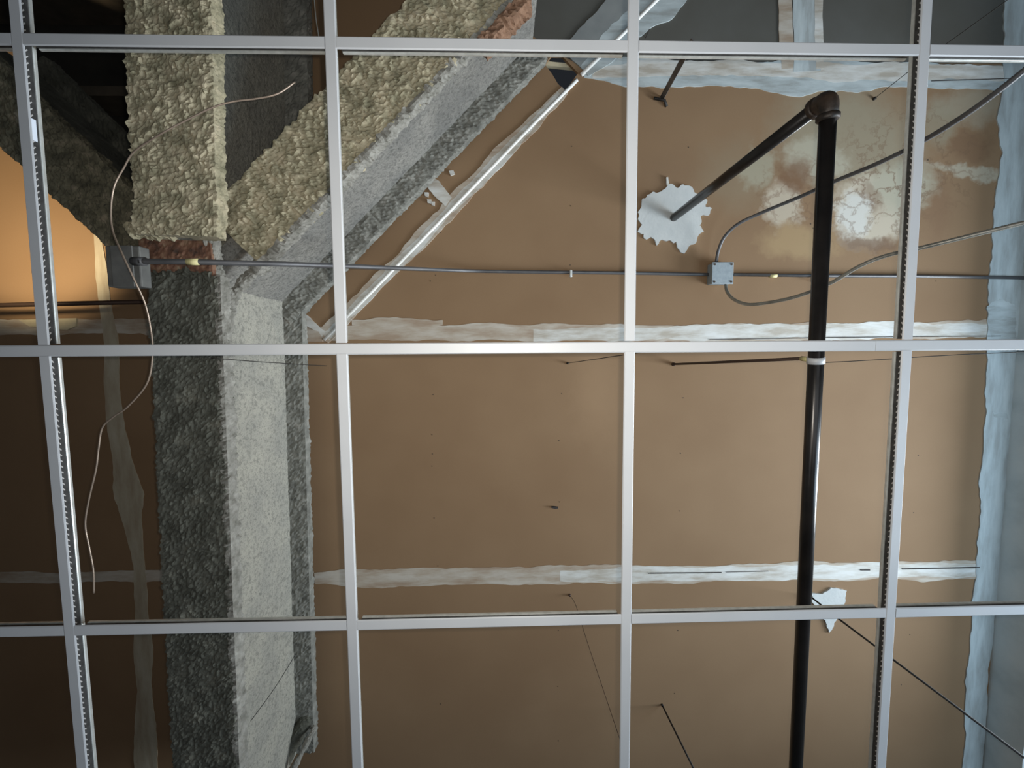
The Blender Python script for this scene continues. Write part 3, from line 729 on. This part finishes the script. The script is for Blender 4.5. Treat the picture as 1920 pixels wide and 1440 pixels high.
fu = tag(mesh_obj('flexible_conduit', *corrug(smooth_path(cpt([(1343, 491, 2.03), (1347, 470, 2.02), (1358, 445, 2.0), (1384, 420, 1.96), (1430, 398, 1.90), (1500, 369, 1.78), (1560, 342, 1.66), (1640, 309, 1.50), (1720, 270, 1.36), (1800, 222, 1.22), (1870, 172, 1.12), (1960, 100, 1.04)]), 8), 0.0078), M['conduit'], None, True), 'dark flexible conduit curving from the top of the square box to the upper right', 'conduit')
fl = tag(mesh_obj('flexible_conduit', *corrug(smooth_path(cpt([(1361, 534, 2.03), (1363, 546, 2.0), (1374, 560, 1.96), (1398, 570, 1.9), (1430, 569, 1.84), (1490, 557, 1.74), (1555, 532, 1.64), (1610, 500, 1.56), (1660, 480, 1.5), (1730, 464, 1.42), (1820, 442, 1.34), (1960, 408, 1.24)]), 8), 0.0075), M['flex'], None, True), 'pale flexible conduit looping from the bottom of the square box to the right', 'conduit')
# dull box beside the girder
db = thing('junction_box', 'dull dark grey box fixed beside the girder splice in the left bay', 'junction box', at(232, 500, 1.3))
cbx = at(234, 500, 1.30)
bevel_box('box_body', cbx + Z3 * 0.014, X3, Y3, Z3, 0.098, 0.118, 0.038, M['dark_box'], db, 0.004)
bevel_box('cover_plate', cbx - Z3 * 0.007, X3, Y3, Z3, 0.062, 0.118, 0.004, M['dark_box'], db, 0.0015)
tube('connector', cpt([(250, 490, 1.245), (272, 490, 1.238)]), 0.012, M['conduit'], db, 12)
# horizontal pipe in the left bay
tag(tube('thin_pipe', cpt([(-200, 577, 1.93), (270, 566, 1.93)]), 0.010, M['rod_rust'], None, 14), 'thin dark horizontal pipe under the lit boards of the left bay', 'pipe')

# ------------------------------------------------------------------ wires and rods
def wire(name, label, cat, pts, r, mat, sm=True, group=None, foot=None):
    P = cpt(pts); P = smooth_path(P, 8) if sm and len(P) > 2 else P
    if foot:
        t = thing(name, label, cat, P[0], group)
        tube('strand', P, r, mat, t, 8)
        q = P[0]; tube('anchor', [q + Z3 * 0.002, q - Z3 * 0.010], foot, mat, t, 8)
        return t
    return tag(tube(name, P, r, mat, None, 8), label, cat, group)
wire('loose_wire', 'long loose copper wire hanging in a curve past the girder', 'wire', [(553, 154, 1.27), (520, 176, 1.25), (480, 185, 1.24), (440, 190, 1.23), (400, 201, 1.22), (350, 225, 1.22), (300, 252, 1.22), (252, 284, 1.24), (232, 315, 1.25), (214, 350, 1.25), (208, 395, 1.25), (212, 435, 1.24), (230, 478, 1.20), (252, 525, 1.20), (272, 570, 1.22), (283, 620, 1.24), (286, 665, 1.26), (276, 718, 1.27), (240, 762, 1.28), (212, 782, 1.29), (192, 802, 1.30), (185, 840, 1.3), (180, 880, 1.3), (166, 940, 1.3), (160, 985, 1.3), (168, 1030, 1.3), (175, 1070, 1.3), (176, 1112, 1.3)], 0.0024, M['copper'])
GW = 'thin hanger wires'
wire('hanger_wire', 'thin wire leaning right from a ceiling anchor just under the middle main tee', 'wire', [(1064, 681, HC), (1220, 658, 0.97)], 0.0012, M['wire_dark'], foot=0.006, group=GW)
wire('hanger_wire', 'thin brown wire dropping from below the lower joint to behind the third column', 'wire', [(1068, 1115, HC), (1080, 1136, 1.98), (1100, 1200, 1.75), (1130, 1290, 1.5), (1162, 1385, 1.3)], 0.0011, M['rod_rust'], foot=0.006, group=GW)
wire('hanger_wire', 'black wire dropping from a ceiling anchor at the bottom right of the third column', 'wire', [(1241, 1321, HC), (1305, 1450, 1.72)], 0.0042, M['wire_dark'], foot=0.006, group=GW)
wire('hanger_wire', 'thin wire from a ceiling anchor right of the pipe elbow up to the corner', 'wire', [(1638, 186, HC), (1720, 122, 1.75), (1900, -8, 1.35)], 0.0014, M['wire_dark'], foot=0.007, group=GW)
wire('hanger_wire', 'thin wire running right from the black pipe clamp', 'wire', [(1545, 680, 1.20), (1640, 675, 1.17), (1780, 666, 1.13), (1960, 658, 1.09)], 0.0011, M['wire_dark'], group=GW)
wire('hanger_wire', 'thin wire crossing the girder web just below the middle main tee', 'wire', [(395, 671, 1.30), (480, 678, 1.36), (560, 683, 1.5), (612, 686, 1.9)], 0.0012, M['wire_dark'], group=GW)
wire('hanger_wire', 'thin dark wire slanting over the girder web near the bottom', 'wire', [(470, 1352, 1.42), (515, 1290, 1.48), (556, 1224, 1.55)], 0.0012, M['wire_dark'], group=GW)
wire('hanger_wire', 'pale wire hanging left of the second column at the top edge', 'wire', [(588, -20, 1.6), (592, 30, 1.55), (598, 70, 1.5)], 0.0016, M['galv'], group=GW)
wire('brace_rod', 'straight black rod slanting from the pipe to the lower right corner', 'rod', [(1519, 1118, HC - 0.005), (1572, 1160, 1.88), (1925, 1424, 1.30)], 0.0042, M['wire_dark'], False, foot=0.008)
tag(None or (lambda t: t)(thing('hanger_strap', 'short grey strap from the ceiling beside the top joint', 'strap', at(1241, 184, HC))), 'short grey strap hanging from the ceiling under the upper tee row', 'strap')
hs = [o for o in bpy.data.objects if o.name.startswith('hanger_strap')][0]
a, b = at(1241, 184, HC), at(1300, 75, 1.62); dd = (b - a).normalized(); s2 = dd.cross(Z3).normalized(); n2 = dd.cross(s2)
v, f = box_data((a + b) / 2, dd, s2, n2, (b - a).length, 0.021, 0.004); mesh_obj('strap_bar', v, f, M['iron_strap'], hs)
tube('strap_foot', [at(1226, 184, HC - 0.006), at(1246, 188, HC - 0.012), at(1250, 200, HC - 0.004)], 0.007, M['wire_dark'], hs, 8)
# torn paper scrap in the left bay
pp = [(40, 600), (100, 598), (148, 597), (146, 612), (130, 619), (100, 616), (60, 612)]
sc_o = patch(flat(pp), M['scrap'], 0.012, 'torn_paper', 'torn strip of paper', ceiling)
